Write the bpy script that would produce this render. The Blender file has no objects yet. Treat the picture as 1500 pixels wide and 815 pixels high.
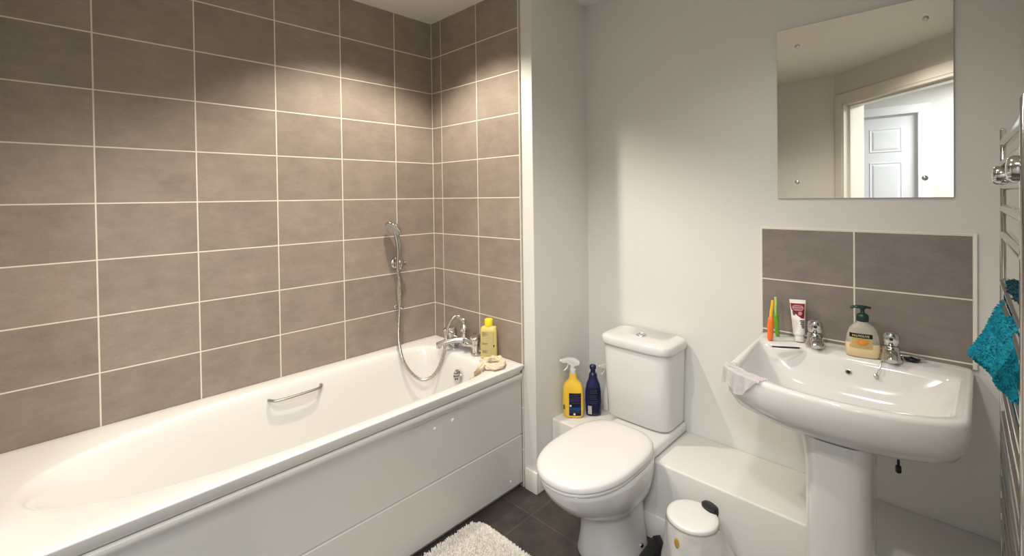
import bpy, bmesh, math, random
from mathutils import Vector, Matrix, noise
random.seed(7)
PI = math.pi
COL = bpy.context.scene.collection
SC = bpy.context.scene

# ------------------------------------------------------------------ camera
CAM = Vector((2.1878, -1.5767, 1.3832))
YAW, PIT, ROL, F, PX, PY = 0.7723, -0.0115, -0.0134, 674.93, 753.85, 295.55
FW = Vector((-math.sin(YAW)*math.cos(PIT), math.cos(YAW)*math.cos(PIT), math.sin(PIT)))
_r = Vector((math.cos(YAW), math.sin(YAW), 0)); _u = _r.cross(FW)
RT = _r*math.cos(ROL)+_u*math.sin(ROL)
UP = -_r*math.sin(ROL)+_u*math.cos(ROL)

def P(x, y, ax, v):
    """point of the room seen at photo position x, y that lies on the plane axis=v"""
    d = FW+RT*((x-PX)/F)-UP*((y-PY)/F)
    t = (v-CAM[ax])/d[ax]
    return CAM+d*t

cd = bpy.data.cameras.new('camera'); cam = bpy.data.objects.new('camera', cd); COL.objects.link(cam)
cam.matrix_world = Matrix(((RT.x, UP.x, -FW.x, CAM.x), (RT.y, UP.y, -FW.y, CAM.y), (RT.z, UP.z, -FW.z, CAM.z), (0, 0, 0, 1)))
cd.sensor_fit = 'HORIZONTAL'; cd.sensor_width = 36; cd.lens = F/1500*36
cd.shift_x = (750-PX)/1500; cd.shift_y = (PY-407.5)/1500
cd.clip_start = 0.01
SC.camera = cam

# ------------------------------------------------------------------ materials
def S(r, g, b):
    f = lambda c: (c/255/12.92) if c/255 <= .04045 else ((c/255+.055)/1.055)**2.4
    return (f(r), f(g), f(b), 1)

def mat(name, col, rough=.5, metal=0, var=.04, scale=30, bump=0, bscale=200, coat=0, trans=0, ior=1.45, alpha=1, spec=.5, stretch=None):
    m = bpy.data.materials.new(name); m.use_nodes = True
    nt = m.node_tree; b = nt.nodes['Principled BSDF']
    b.inputs['Roughness'].default_value = rough; b.inputs['Metallic'].default_value = metal
    b.inputs['Coat Weight'].default_value = coat; b.inputs['Transmission Weight'].default_value = trans
    b.inputs['IOR'].default_value = ior; b.inputs['Alpha'].default_value = alpha
    b.inputs['Specular IOR Level'].default_value = spec
    tc = nt.nodes.new('ShaderNodeTexCoord'); n = nt.nodes.new('ShaderNodeTexNoise')
    n.inputs['Scale'].default_value = scale; n.inputs['Detail'].default_value = 4
    src = tc.outputs['Object']
    if stretch:
        mp = nt.nodes.new('ShaderNodeMapping'); mp.inputs['Scale'].default_value = stretch
        nt.links.new(src, mp.inputs['Vector']); src = mp.outputs['Vector']
    nt.links.new(src, n.inputs['Vector'])
    r = nt.nodes.new('ShaderNodeValToRGB')
    lo = [max(0, c*(1-var)) for c in col[:3]]+[1]; hi = [min(1, c*(1+var)) for c in col[:3]]+[1]
    r.color_ramp.elements[0].position = .3; r.color_ramp.elements[0].color = lo
    r.color_ramp.elements[1].position = .7; r.color_ramp.elements[1].color = hi
    nt.links.new(n.outputs['Fac'], r.inputs['Fac']); nt.links.new(r.outputs['Color'], b.inputs['Base Color'])
    if bump:
        n2 = nt.nodes.new('ShaderNodeTexNoise'); n2.inputs['Scale'].default_value = bscale; n2.inputs['Detail'].default_value = 3
        nt.links.new(src, n2.inputs['Vector'])
        bp = nt.nodes.new('ShaderNodeBump'); bp.inputs['Strength'].default_value = bump; bp.inputs['Distance'].default_value = .002
        nt.links.new(n2.outputs['Fac'], bp.inputs['Height']); nt.links.new(bp.outputs['Normal'], b.inputs['Normal'])
    return m

def tile_mat(name, axis, u0, w, z0, h, extra=None, grout=.0022, base=(.285, .236, .195), gcol=(.74, .69, .58), seed=0.0, rough=.37):
    """tiles w x h with joints; axis = 0 or 1: the wall's run; extra: another joint position along it"""
    m = bpy.data.materials.new(name); m.use_nodes = True
    nt = m.node_tree; L = nt.links; N = nt.nodes.new; b = nt.nodes['Principled BSDF']
    tc = N('ShaderNodeTexCoord'); sp = N('ShaderNodeSeparateXYZ'); L.new(tc.outputs['Object'], sp.inputs[0])
    def M(op, a, bb=None, c=None):
        n = N('ShaderNodeMath'); n.operation = op
        for i, v in enumerate((a, bb, c)):
            if v is None: continue
            if isinstance(v, (int, float)): n.inputs[i].default_value = v
            else: L.new(v, n.inputs[i])
        return n.outputs[0]
    def dist(v, o, s):
        q = M('DIVIDE', M('SUBTRACT', v, o), s)
        fl = M('FLOOR', q); fr = M('SUBTRACT', q, fl)
        return M('MULTIPLY', M('MINIMUM', fr, M('SUBTRACT', 1.0, fr)), s), fl
    U = sp.outputs[axis]; Z = sp.outputs[2]
    du, iu = dist(U, u0, w); dz, iz = dist(Z, z0, h)
    d = M('MINIMUM', du, dz)
    if extra is not None: d = M('MINIMUM', d, M('ABSOLUTE', M('SUBTRACT', U, extra)))
    mask = N('ShaderNodeMapRange'); mask.interpolation_type = 'SMOOTHSTEP'
    mask.inputs['From Min'].default_value = grout*.8; mask.inputs['From Max'].default_value = grout*1.35
    L.new(d, mask.inputs['Value'])
    cb = N('ShaderNodeCombineXYZ')
    L.new(M('ADD', M('MULTIPLY', iu, 3.17), seed), cb.inputs[0]); L.new(M('MULTIPLY', iz, 7.31), cb.inputs[1])
    wn = N('ShaderNodeTexWhiteNoise'); wn.noise_dimensions = '3D'; L.new(cb.outputs[0], wn.inputs['Vector'])
    off = N('ShaderNodeVectorMath'); off.operation = 'SCALE'; L.new(wn.outputs['Color'], off.inputs[0]); off.inputs['Scale'].default_value = 9
    ad = N('ShaderNodeVectorMath'); ad.operation = 'ADD'; L.new(tc.outputs['Object'], ad.inputs[0]); L.new(off.outputs[0], ad.inputs[1])
    mp = N('ShaderNodeMapping'); mp.inputs['Scale'].default_value = (5, 5, 11); L.new(ad.outputs[0], mp.inputs['Vector'])
    n1 = N('ShaderNodeTexNoise'); n1.inputs['Scale'].default_value = 2.2; n1.inputs['Detail'].default_value = 9; n1.inputs['Roughness'].default_value = .74
    L.new(mp.outputs[0], n1.inputs['Vector'])
    n2 = N('ShaderNodeTexNoise'); n2.inputs['Scale'].default_value = 7; n2.inputs['Detail'].default_value = 3; L.new(ad.outputs[0], n2.inputs['Vector'])
    n3 = N('ShaderNodeTexNoise'); n3.inputs['Scale'].default_value = 420; n3.inputs['Detail'].default_value = 2; L.new(ad.outputs[0], n3.inputs['Vector'])
    v = M('ADD', M('MULTIPLY', n1.outputs['Fac'], .46), M('MULTIPLY', n2.outputs['Fac'], .26))
    v = M('ADD', v, M('MULTIPLY', n3.outputs['Fac'], .30))
    v = M('ADD', v, M('MULTIPLY', wn.outputs['Value'], .10))
    rp = N('ShaderNodeValToRGB'); L.new(v, rp.inputs['Fac'])
    rp.color_ramp.elements[0].position = .36; rp.color_ramp.elements[0].color = [c*.74 for c in base]+[1]
    rp.color_ramp.elements[1].position = .74; rp.color_ramp.elements[1].color = [c*1.26 for c in base]+[1]
    mx = N('ShaderNodeMix'); mx.data_type = 'RGBA'
    L.new(mask.outputs[0], mx.inputs['Factor']); mx.inputs[6].default_value = (*gcol, 1); L.new(rp.outputs['Color'], mx.inputs[7])
    L.new(mx.outputs[2], b.inputs['Base Color'])
    rr = N('ShaderNodeMapRange'); L.new(mask.outputs[0], rr.inputs['Value']); rr.inputs['To Min'].default_value = .8; rr.inputs['To Max'].default_value = rough
    L.new(rr.outputs[0], b.inputs['Roughness'])
    hgt = M('ADD', M('MULTIPLY', mask.outputs[0], .0012), M('MULTIPLY', n1.outputs['Fac'], .0005))
    bp = N('ShaderNodeBump'); bp.inputs['Strength'].default_value = .5; bp.inputs['Distance'].default_value = 1.0
    L.new(hgt, bp.inputs['Height']); L.new(bp.outputs['Normal'], b.inputs['Normal'])
    return m

Mt = {}
Mt['wall'] = mat('wall_paint', (.70, .69, .655, 1), .5, var=.015, scale=3, bump=.08, bscale=160)
Mt['ceil'] = mat('ceiling_paint', (.82, .79, .73, 1), .7, var=.01, scale=3)
Mt['trim'] = mat('trim_gloss_paint', (.80, .77, .70, 1), .3, var=.015, scale=6)
Mt['ceramic'] = mat('white_ceramic', (.68, .675, .66, 1), .10, var=.01, scale=4, coat=.3)
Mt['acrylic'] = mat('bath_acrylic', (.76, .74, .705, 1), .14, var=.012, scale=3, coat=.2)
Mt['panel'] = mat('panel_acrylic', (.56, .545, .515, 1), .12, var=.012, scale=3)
Mt['seat'] = mat('seat_plastic', (.72, .695, .68, 1), .2, var=.01, scale=4)
Mt['facegrey'] = mat('grey_spray_face', (.55, .54, .52, 1), .45, var=.15, scale=300)
Mt['chrome'] = mat('chrome', (.58, .575, .56, 1), .09, metal=1, var=.04, scale=18)
Mt['tapchrome'] = mat('tap_chrome', (.66, .65, .63, 1), .2, metal=1, var=.04, scale=18)
Mt['steel'] = mat('brushed_steel', (.62, .61, .59, 1), .28, metal=1, var=.06, scale=40)
Mt['satin'] = mat('satin_metal', (.34, .33, .31, 1), .42, metal=1, var=.08, scale=60)
Mt['hose'] = mat('chrome_hose', (.60, .58, .54, 1), .3, metal=1, var=.25, scale=120)
Mt['mirror'] = mat('mirror_glass', (.86, .84, .78, 1), .01, metal=1, var=.004, scale=3)
Mt['glassedge'] = mat('mirror_edge', (.30, .32, .28, 1), .2, var=.1, scale=50)
Mt['black'] = mat('black_plastic', (.012, .012, .012, 1), .35, var=.2, scale=50)
Mt['dark'] = mat('dark_gap', (.03, .028, .025, 1), .8, var=.2, scale=50)
Mt['seal'] = mat('grey_trim', (.42, .39, .34, 1), .5, var=.1, scale=50)
Mt['yellow'] = mat('yellow_plastic', S(244, 198, 66), .3, var=.04, scale=20)
Mt['navy'] = mat('navy_plastic', S(28, 34, 74), .28, var=.12, scale=40)
Mt['label_navy'] = mat('navy_label', S(32, 38, 80), .4, var=.15, scale=60)
Mt['label_blue'] = mat('blue_label', S(40, 96, 160), .4, var=.1, scale=60)
Mt['label_white'] = mat('white_label', S(225, 225, 220), .4, var=.05, scale=60)
Mt['label_grey'] = mat('grey_print', S(120, 122, 140), .5, var=.2, scale=80)
Mt['whiteplastic'] = mat('white_plastic', (.74, .73, .705, 1), .3, var=.02, scale=20)
Mt['green'] = mat('dark_green_plastic', S(18, 52, 40), .3, var=.1, scale=40)
Mt['limegreen'] = mat('lime_green_plastic', S(110, 170, 40), .35, var=.08, scale=60)
Mt['palegreen'] = mat('pale_green_plastic', S(170, 215, 120), .35, var=.08, scale=60)
Mt['orange'] = mat('orange_plastic', S(246, 118, 44), .35, var=.06, scale=60)
Mt['amber'] = mat('amber_yellow_plastic', S(248, 186, 40), .35, var=.06, scale=60)
Mt['soap'] = mat('soap_liquid', (.78, .62, .36, 1), .3, var=.05, scale=20)
Mt['clear'] = mat('clear_plastic', (.78, .75, .66, 1), .12, trans=.55, ior=1.2, var=.02, scale=20)
Mt['bodywash'] = mat('yellow_clear_bottle', S(240, 216, 130), .12, trans=.15, ior=1.3, var=.03, scale=20)
Mt['bwlabel'] = mat('pale_yellow_label', S(242, 228, 172), .45, var=.05, scale=60)
Mt['capyellow'] = mat('yellow_cap', S(252, 222, 40), .3, var=.03, scale=30)
Mt['print'] = mat('grey_lettering', S(150, 140, 100), .5, var=.1, scale=60)
Mt['cloth_beige'] = mat('beige_cloth', S(222, 204, 176), .9, var=.1, scale=60, bump=.5, bscale=500)
Mt['cloth_white'] = mat('white_cloth', S(238, 234, 234), .9, var=.06, scale=50, bump=.5, bscale=600)
Mt['teal'] = mat('teal_terry', S(6, 128, 150), .95, var=.35, scale=70, bump=.8, bscale=300)
Mt['tealshade'] = mat('shaded_teal_terry', S(10, 56, 72), .95, var=.3, scale=70, bump=.8, bscale=300)  # darker copy of the teal terry, shade painted into the colour
Mt['rug'] = mat('white_pile', S(226, 220, 212), .95, var=.08, scale=60)
Mt['rugback'] = mat('rug_backing', S(196, 190, 182), .95, var=.08, scale=60)
Mt['tubewhite'] = mat('tube_white', S(232, 228, 222), .35, var=.02, scale=20)
Mt['tubered'] = mat('tube_red', S(168, 40, 44), .35, var=.08, scale=40)
Mt['tubepink'] = mat('tube_pink', S(236, 180, 186), .35, var=.05, scale=40)
Mt['tubeprint'] = mat('tube_print', S(70, 60, 90), .4, var=.2, scale=60)
Mt['labelcream'] = mat('cream_label', S(238, 214, 150), .4, var=.05, scale=60)
Mt['almond'] = mat('orange_picture', S(222, 140, 50), .4, var=.25, scale=120)
Mt['door'] = mat('door_gloss_white', (.82, .83, .86, 1), .35, var=.01, scale=5)
Mt['stain'] = mat('ochre_stain', S(186, 146, 66), .4, var=.2, scale=60)
Mt['bag'] = mat('bin_bag_film', (.82, .80, .76, 1), .14, alpha=.55, ior=1.4, var=.05, scale=30, bump=1.0, bscale=26)
Mt['binwhite'] = mat('bin_enamel', (.72, .70, .66, 1), .2, var=.05, scale=20)

def floor_mat():
    m = tile_mat('floor_vinyl', 0, .735, .305, 0, 50, base=(.052, .044, .039), gcol=(.085, .075, .066), grout=.0012, rough=.35, seed=3)
    return m
# floor tiles run in x and y: use a plain material with two joint directions
def slate():
    m = bpy.data.materials.new('floor_slate'); m.use_nodes = True
    nt = m.node_tree; L = nt.links; N = nt.nodes.new; b = nt.nodes['Principled BSDF']
    tc = N('ShaderNodeTexCoord')
    br = N('ShaderNodeTexBrick'); br.offset = 0; br.inputs['Scale'].default_value = 1
    br.inputs['Brick Width'].default_value = .305; br.inputs['Row Height'].default_value = .305
    br.inputs['Mortar Size'].default_value = .0016; br.inputs['Mortar Smooth'].default_value = .2
    br.inputs['Color1'].default_value = (.050, .042, .037, 1); br.inputs['Color2'].default_value = (.046, .039, .035, 1); br.inputs['Mortar'].default_value = (.10, .088, .078, 1)
    mp = N('ShaderNodeMapping'); mp.inputs['Location'].default_value = (.07, .12, 0); L.new(tc.outputs['Object'], mp.inputs['Vector']); L.new(mp.outputs[0], br.inputs['Vector'])
    n = N('ShaderNodeTexNoise'); n.inputs['Scale'].default_value = 9; n.inputs['Detail'].default_value = 9; n.inputs['Roughness'].default_value = .65; L.new(tc.outputs['Object'], n.inputs['Vector'])
    rp = N('ShaderNodeValToRGB'); rp.color_ramp.elements[0].position = .3; rp.color_ramp.elements[0].color = (.62, .62, .62, 1); rp.color_ramp.elements[1].position = .72; rp.color_ramp.elements[1].color = (1.5, 1.42, 1.36, 1)
    L.new(n.outputs['Fac'], rp.inputs['Fac'])
    mx = N('ShaderNodeMix'); mx.data_type = 'RGBA'; mx.blend_type = 'MULTIPLY'; mx.inputs['Factor'].default_value = 1
    L.new(br.outputs['Color'], mx.inputs[6]); L.new(rp.outputs['Color'], mx.inputs[7]); L.new(mx.outputs[2], b.inputs['Base Color'])
    b.inputs['Roughness'].default_value = .38
    bp = N('ShaderNodeBump'); bp.inputs['Strength'].default_value = .25; bp.inputs['Distance'].default_value = .003
    L.new(n.outputs['Fac'], bp.inputs['Height']); L.new(bp.outputs['Normal'], b.inputs['Normal'])
    return m
Mt['floor'] = slate()
TW, TH, TZ = .3005, .2, 1.978
Mt['tile_left'] = tile_mat('wall_tiles_left', 1, -.2419, TW, TZ, TH, extra=0.0, seed=1)
Mt['tile_end'] = tile_mat('wall_tiles_end', 0, .0867, TW, TZ, TH, extra=0.0, seed=2)
Mt['tile_splash'] = tile_mat('splashback_tiles', 0, 1.6092, TW, 1.2428, TH, seed=4, base=(.215, .182, .165))

# ------------------------------------------------------------------ mesh helpers
ORG = {}
def finish(bm, name, m, parent=None, smooth=True, angle=38, keep=False, local=False, mats=None):
    bmesh.ops.recalc_face_normals(bm, faces=bm.faces[:])
    loc = Vector((0, 0, 0))
    if parent is not None:
        if not local: bmesh.ops.translate(bm, verts=bm.verts[:], vec=-ORG[parent.name])
    elif not keep:
        xs = [v.co for v in bm.verts]
        loc = Vector(((min(v.x for v in xs)+max(v.x for v in xs))/2, (min(v.y for v in xs)+max(v.y for v in xs))/2, min(v.z for v in xs)))
        bmesh.ops.translate(bm, verts=bm.verts[:], vec=-loc)
    me = bpy.data.meshes.new(name); bm.to_mesh(me); bm.free()
    for mm in (mats or [m]): me.materials.append(Mt[mm] if isinstance(mm, str) else mm)
    if smooth:
        me.polygons.foreach_set('use_smooth', [True]*len(me.polygons))
        me.set_sharp_from_angle(angle=math.radians(angle))
    o = bpy.data.objects.new(name, me); COL.objects.link(o); o.location = loc
    if parent is not None:
        o.parent = parent; ORG[o.name] = ORG[parent.name] if not local else Vector((0, 0, 0))
    else: ORG[o.name] = loc
    return o

def tag(o, label, cat, group=None, kind=None):
    o['label'] = label
    if cat: o['category'] = cat
    if group: o['group'] = group
    if kind: o['kind'] = kind
    return o

def thing(name, label, cat, loc=(0, 0, 0), rz=0, group=None, rot=None):
    o = bpy.data.objects.new(name, None); COL.objects.link(o); o.location = loc
    o.rotation_euler = rot if rot else (0, 0, rz); o.empty_display_size = .05
    ORG[o.name] = Vector(loc)
    return tag(o, label, cat, group)

def struct(bm, name, m, label, smooth=True, **k):
    o = finish(bm, name, m, keep=True, smooth=smooth, **k); o['kind'] = 'structure'; o['label'] = label
    return o

def add_box(bm, a, b, bev=0, seg=2):
    t = bmesh.new(); bmesh.ops.create_cube(t, size=1)
    a = Vector(a); b = Vector(b)
    for v in t.verts:
        v.co = Vector(((a.x+b.x)/2+v.co.x*(b.x-a.x), (a.y+b.y)/2+v.co.y*(b.y-a.y), (a.z+b.z)/2+v.co.z*(b.z-a.z)))
    if bev: bmesh.ops.bevel(t, geom=t.edges[:], offset=bev, segments=seg, profile=.5, affect='EDGES')
    merge(bm, t); return bm

def merge(bm, t, M=None):
    if M is not None: bmesh.ops.transform(t, matrix=M, verts=t.verts[:])
    me = bpy.data.meshes.new('tmp'); t.to_mesh(me); t.free(); bm.from_mesh(me); bpy.data.meshes.remove(me)

def loft(bm, rings, cap0=True, cap1=True):
    rv = [[bm.verts.new(p) for p in r] for r in rings]
    n = len(rings[0])
    for a, b in zip(rv, rv[1:]):
        for i in range(n):
            j = (i+1) % n
            bm.faces.new((a[i], a[j], b[j], b[i]))
    if cap0: bm.faces.new(rv[0][::-1])
    if cap1: bm.faces.new(rv[-1])
    return rv

def sring(cx, cy, z, a, b, n=2.0, k=48, nf=None, rot=0):
    """superellipse ring; nf = exponent of the -y half"""
    out = []
    for i in range(k):
        t = 2*PI*i/k; c, s = math.cos(t), math.sin(t)
        e = nf if (nf and s < 0) else n
        x = a*math.copysign(abs(c)**(2/e), c); y = b*math.copysign(abs(s)**(2/e), s)
        out.append(Vector((cx+x*math.cos(rot)-y*math.sin(rot), cy+x*math.sin(rot)+y*math.cos(rot), z)))
    return out

def lathe(bm, prof, k=32, M=None):
    """prof: (radius, z) list"""
    t = bmesh.new()
    rings = [[Vector((r*math.cos(2*PI*i/k), r*math.sin(2*PI*i/k), z)) for i in range(k)] for r, z in prof]
    loft(t, rings); merge(bm, t, M); return bm

def axisM(p, d):
    """matrix placing local +z along d at p"""
    return Matrix.Translation(Vector(p)) @ Vector((0, 0, 1)).rotation_difference(Vector(d).normalized()).to_matrix().to_4x4()

def catmull(pts, sub=8):
    pts = [Vector(p) for p in pts]; out = []
    for i in range(len(pts)-1):
        p0 = pts[max(i-1, 0)]; p1 = pts[i]; p2 = pts[i+1]; p3 = pts[min(i+2, len(pts)-1)]
        for j in range(sub):
            t = j/sub
            out.append(.5*((2*p1)+(p2-p0)*t+(2*p0-5*p1+4*p2-p3)*t*t+(3*p1-p0-3*p2+p3)*t**3))
    out.append(pts[-1]); return out

def tube(bm, pts, rad, k=12, flat=1.0, fn=None, side=None):
    """rad: number or list; flat squashes the section; fn(i, phi) scales the radius"""
    n = len(pts); rings = []; ref = Vector(side) if side else Vector((0, 0, 1))
    prev = None
    for i, p in enumerate(pts):
        d = (pts[min(i+1, n-1)]-pts[max(i-1, 0)]).normalized()
        if prev is None:
            a = ref-d*ref.dot(d)
            if a.length < .1: a = Vector((1, 0, 0))-d*d.x
        else: a = prev-d*prev.dot(d)
        a.normalize(); prev = a; b = d.cross(a)
        r = rad[i] if isinstance(rad, (list, tuple)) else rad
        ring = []
        for j in range(k):
            t = 2*PI*j/k; q = r*(fn(i, t) if fn else 1)
            ring.append(p+a*math.cos(t)*q*flat+b*math.sin(t)*q)
        rings.append(ring)
    loft(bm, rings); return bm

def prism(bm, poly, y0, y1, bev=0, M=None, seg=2):
    """poly in local x,z extruded from y0 to y1"""
    t = bmesh.new()
    a = [t.verts.new((x, y0, z)) for x, z in poly]; b = [t.verts.new((x, y1, z)) for x, z in poly]
    n = len(poly)
    t.faces.new(a); t.faces.new(b[::-1])
    for i in range(n): t.faces.new((a[i], b[i], b[(i+1) % n], a[(i+1) % n]))
    bmesh.ops.recalc_face_normals(t, faces=t.faces[:])
    if bev: bmesh.ops.bevel(t, geom=t.edges[:], offset=bev, segments=seg, profile=.5, affect='EDGES')
    merge(bm, t, M); return bm

def roundpoly(pts, radii, seg=8):
    """rounded 2D polygon"""
    out = []; n = len(pts)
    for i in range(n):
        p = Vector(pts[i]); a = Vector(pts[i-1])-p; b = Vector(pts[(i+1) % n])-p
        r = radii[i] if isinstance(radii, (list, tuple)) else radii
        if r <= 0: out.append(p); continue
        ang = a.angle(b); d = min(r/math.tan(ang/2), a.length*.49, b.length*.49)
        s = p+a.normalized()*d; e = p+b.normalized()*d
        for j in range(seg+1):
            t = j/seg; out.append((1-t)**2*s+2*t*(1-t)*p+t*t*e)
    return out

def castring(poly, c, angs, z):
    """ring of points where rays from c at the given angles leave the polygon"""
    c = Vector(c); n = len(poly); out = []
    for t in angs:
        d = Vector((math.cos(t), math.sin(t))); best = 0
        for i in range(n):
            p = poly[i]; q = poly[(i+1) % n]; e = q-p
            den = d.x*e.y-d.y*e.x
            if abs(den) < 1e-12: continue
            w = p-c; s = (w.x*e.y-w.y*e.x)/den; u = (w.x*d.y-w.y*d.x)/den
            if s > best and -1e-6 <= u <= 1+1e-6: best = s
        out.append(Vector((c.x+d.x*best, c.y+d.y*best, z)))
    return out

def text_bm(body, size, extrude=.0002):
    cu = bpy.data.curves.new('lettering', 'FONT'); cu.body = body; cu.size = size; cu.extrude = extrude; cu.align_x = 'CENTER'; cu.align_y = 'CENTER'
    o = bpy.data.objects.new('lettering', cu); COL.objects.link(o)
    dg = bpy.context.evaluated_depsgraph_get(); me = bpy.data.meshes.new_from_object(o.evaluated_get(dg))
    bm = bmesh.new(); bm.from_mesh(me); bpy.data.meshes.remove(me)
    bpy.data.objects.remove(o); bpy.data.curves.remove(cu)
    bmesh.ops.transform(bm, matrix=Matrix.Rotation(PI/2, 4, 'X'), verts=bm.verts[:])
    return bm

NB = bmesh.new
# ------------------------------------------------------------------ the room
CEIL = 2.377; YB = .4375; XP = .7637; XR = 2.315
bm = NB(); add_box(bm, (-.1, -3.4, -.06), (3.6, .6, 0)); struct(bm, 'floor', 'floor', 'dark brown slate-look floor', smooth=False)
bm = NB(); add_box(bm, (-.1, -3.4, CEIL), (3.6, .6, CEIL+.08)); struct(bm, 'ceiling', 'ceil', 'pale cream ceiling', smooth=False)
bm = NB(); add_box(bm, (-.1, -2.4, 0), (0, .1, CEIL)); struct(bm, 'wall_left', 'tile_left', 'brown tiled wall along the bath', smooth=False)
bm = NB(); add_box(bm, (0, 0, 0), (.690, .008, CEIL)); struct(bm, 'wall_end', 'tile_end', 'brown tiled wall at the tap end of the bath', smooth=False)
bm = NB(); add_box(bm, (0, .008, 0), (XP, YB+.1, CEIL), .003, 2); struct(bm, 'wall_pier', 'wall', 'white painted pier between bath and toilet', smooth=False)
bm = NB(); add_box(bm, (.690, .001, .57), (.6945, .008, CEIL)); struct(bm, 'trim_1', 'seal', 'thin grey tile edge trim beside the white pier', smooth=False)
bm = NB(); add_box(bm, (XP, YB, 0), (XR+.1, YB+.1, CEIL)); struct(bm, 'wall_back', 'wall', 'white painted wall behind toilet and basin', smooth=False)
bm = NB(); add_box(bm, (XR, -1.42, 0), (XR+.1, YB, CEIL)); struct(bm, 'wall_right', 'wall', 'white painted wall behind the towel radiator', smooth=False)
bm = NB(); add_box(bm, (0, -2.4, 0), (1.42, -2.3, CEIL)); struct(bm, 'wall_near', 'wall', 'white painted wall behind the camera', smooth=False)
bm = NB(); add_box(bm, (0, -1.86, 0), (.71, -1.76, CEIL), 0); struct(bm, 'wall_foot', 'wall', 'white wall at the foot of the bath', smooth=False)
# diagonal wall with the doorway (s along (1,1), n along (1,-1))
q2 = math.sqrt(.5)
def DG(s, n, z): return Vector(((s+n)*q2, (s-n)*q2, z))
def add_diag(bm, s0, s1, n0, n1, z0, z1):
    t = NB(); add_box(t, (s0, n0, z0), (s1, n1, z1))
    for v in t.verts: v.co = DG(v.co.x, v.co.y, v.co.z)
    merge(bm, t)
N0 = 3.70*q2; SL, SR, HD = -.535, .53, 2.12
bm = NB(); add_diag(bm, -.80, SL, N0, N0+.15, 0, CEIL); add_diag(bm, SR, .70, N0, N0+.15, 0, CEIL); add_diag(bm, SL, SR, N0, N0+.15, HD, CEIL)
struct(bm, 'wall_doorway', 'wall', 'white angled wall with the doorway', smooth=False)
bm = NB()
for s0, s1 in ((SL-.075, SL), (SR, SR+.06)): add_diag(bm, s0, s1, N0-.014, N0, 0, HD)
add_diag(bm, SL-.075, SR+.06, N0-.014, N0, HD, HD+.075)
add_diag(bm, SL, SL+.02, N0-.01, N0+.16, 0, HD); add_diag(bm, SL, SR, N0-.01, N0+.16, HD-.02, HD)
add_diag(bm, SL+.02, SL+.034, N0+.035, N0+.06, 0, HD-.02); add_diag(bm, SL+.02, SR, N0+.035, N0+.06, HD-.034, HD-.02)
struct(bm, 'trim_2', 'trim', 'white door frame of the bathroom doorway', smooth=False)
# hall behind the doorway
YH = -3.2
bm = NB(); add_box(bm, (-.1, YH-.1, 0), (1.06, YH, CEIL)); add_box(bm, (1.90, YH-.1, 0), (3.6, YH, CEIL)); add_box(bm, (1.06, YH-.1, 2.11), (1.90, YH, CEIL))
struct(bm, 'wall_hall', 'wall', 'cream hall wall around the white panelled door', smooth=False)
bm = NB(); add_box(bm, (3.5, YH, 0), (3.6, -1.0, CEIL)); add_box(bm, (2.38, -1.1, 0), (3.5, -1.0, CEIL)); struct(bm, 'wall_hall_side', 'wall', 'cream side wall of the hall', smooth=False)
bm = NB(); add_box(bm, (-.1, YH, 0), (0, -2.4, CEIL)); struct(bm, 'wall_hall_end', 'wall', 'cream end wall of the hall', smooth=False)
bm = NB()
for x0, x1 in ((1.00, 1.07), (1.89, 1.97)): add_box(bm, (x0, YH, 0), (x1, YH+.016, 2.105), .003)
add_box(bm, (1.00, YH, 2.105), (1.97, YH+.016, 2.185), .003)
struct(bm, 'trim_3', 'door', 'white frame around the hall door')
# six panelled hall door
bm = NB(); x0, x1 = 1.075, 1.885; yd = YH-.035
add_box(bm, (x0, yd-.03, .01), (x1, yd, 2.10))
rows = [(1.76, 1.985), (.98, 1.66), (.22, .86)]
for (za, zb) in rows:
    for (xa, xb) in ((x0+.11, x0+.355), (x1-.355, x1-.11)):
        for k, (o, y) in enumerate(((0, .010), (.03, .002))):
            pass
        t = NB(); R = [[Vector((xa+o, yd+y, za+o)), Vector((xb-o, yd+y, za+o)), Vector((xb-o, yd+y, zb-o)), Vector((xa+o, yd+y, zb-o))] for o, y in ((-.004, 0), (.004, .007), (.016, -.001+.003), (.034, .009))]
        loft(t, R, cap0=False); merge(bm, t)
d1 = struct(bm, 'door_1', 'door', 'white six panel door across the hall', smooth=False)
bm = NB(); lathe(bm, [(.012, 0), (.012, .04), (.009, .045)], M=axisM((1.145, yd, 1.02), (0, 1, 0))); tube(bm, [Vector((1.145, yd+.045, 1.02)), Vector((1.25, yd+.045, 1.02))], .008)
finish(bm, 'door_handle', 'chrome', parent=d1)

# boxing ledge, skirtings
bm = NB(); add_box(bm, (XP, .12, 0), (XR, YB, .312), .008, 3); struct(bm, 'wall_ledge', 'wall', 'low white pipe boxing ledge behind the toilet')
bm = NB(); add_box(bm, (.7005, -.006, 0), (XP+.012, .008, .10), .004); struct(bm, 'baseboard_pier', 'trim', 'white skirting on the pier end')
bm = NB(); add_box(bm, (XP, .008, 0), (XP+.012, .12, .10), .004); struct(bm, 'baseboard_side', 'trim', 'white skirting on the pier side')
bm = NB(); add_box(bm, (XP+.012, .108, 0), (XR, .12, .10), .004); struct(bm, 'baseboard_ledge', 'trim', 'white skirting on the boxing ledge')

# splashback
bm = NB(); add_box(bm, (1.609, YB-.008, .8428-.016), (2.2102, YB, 1.2445)); sb = struct(bm, 'wall_splashback', 'tile_splash', 'four brown tiles above the basin', smooth=False)
bm = NB(); add_box(bm, (2.2102, YB-.009, .8268), (2.2185, YB, 1.2485), .001); add_box(bm, (1.6055, YB-.0085, 1.2445), (2.2102, YB, 1.2485), .001); add_box(bm, (1.6055, YB-.0085, .8268), (1.609, YB, 1.2445), .001)
o = finish(bm, 'tile_edge', 'trim', parent=sb)

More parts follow.
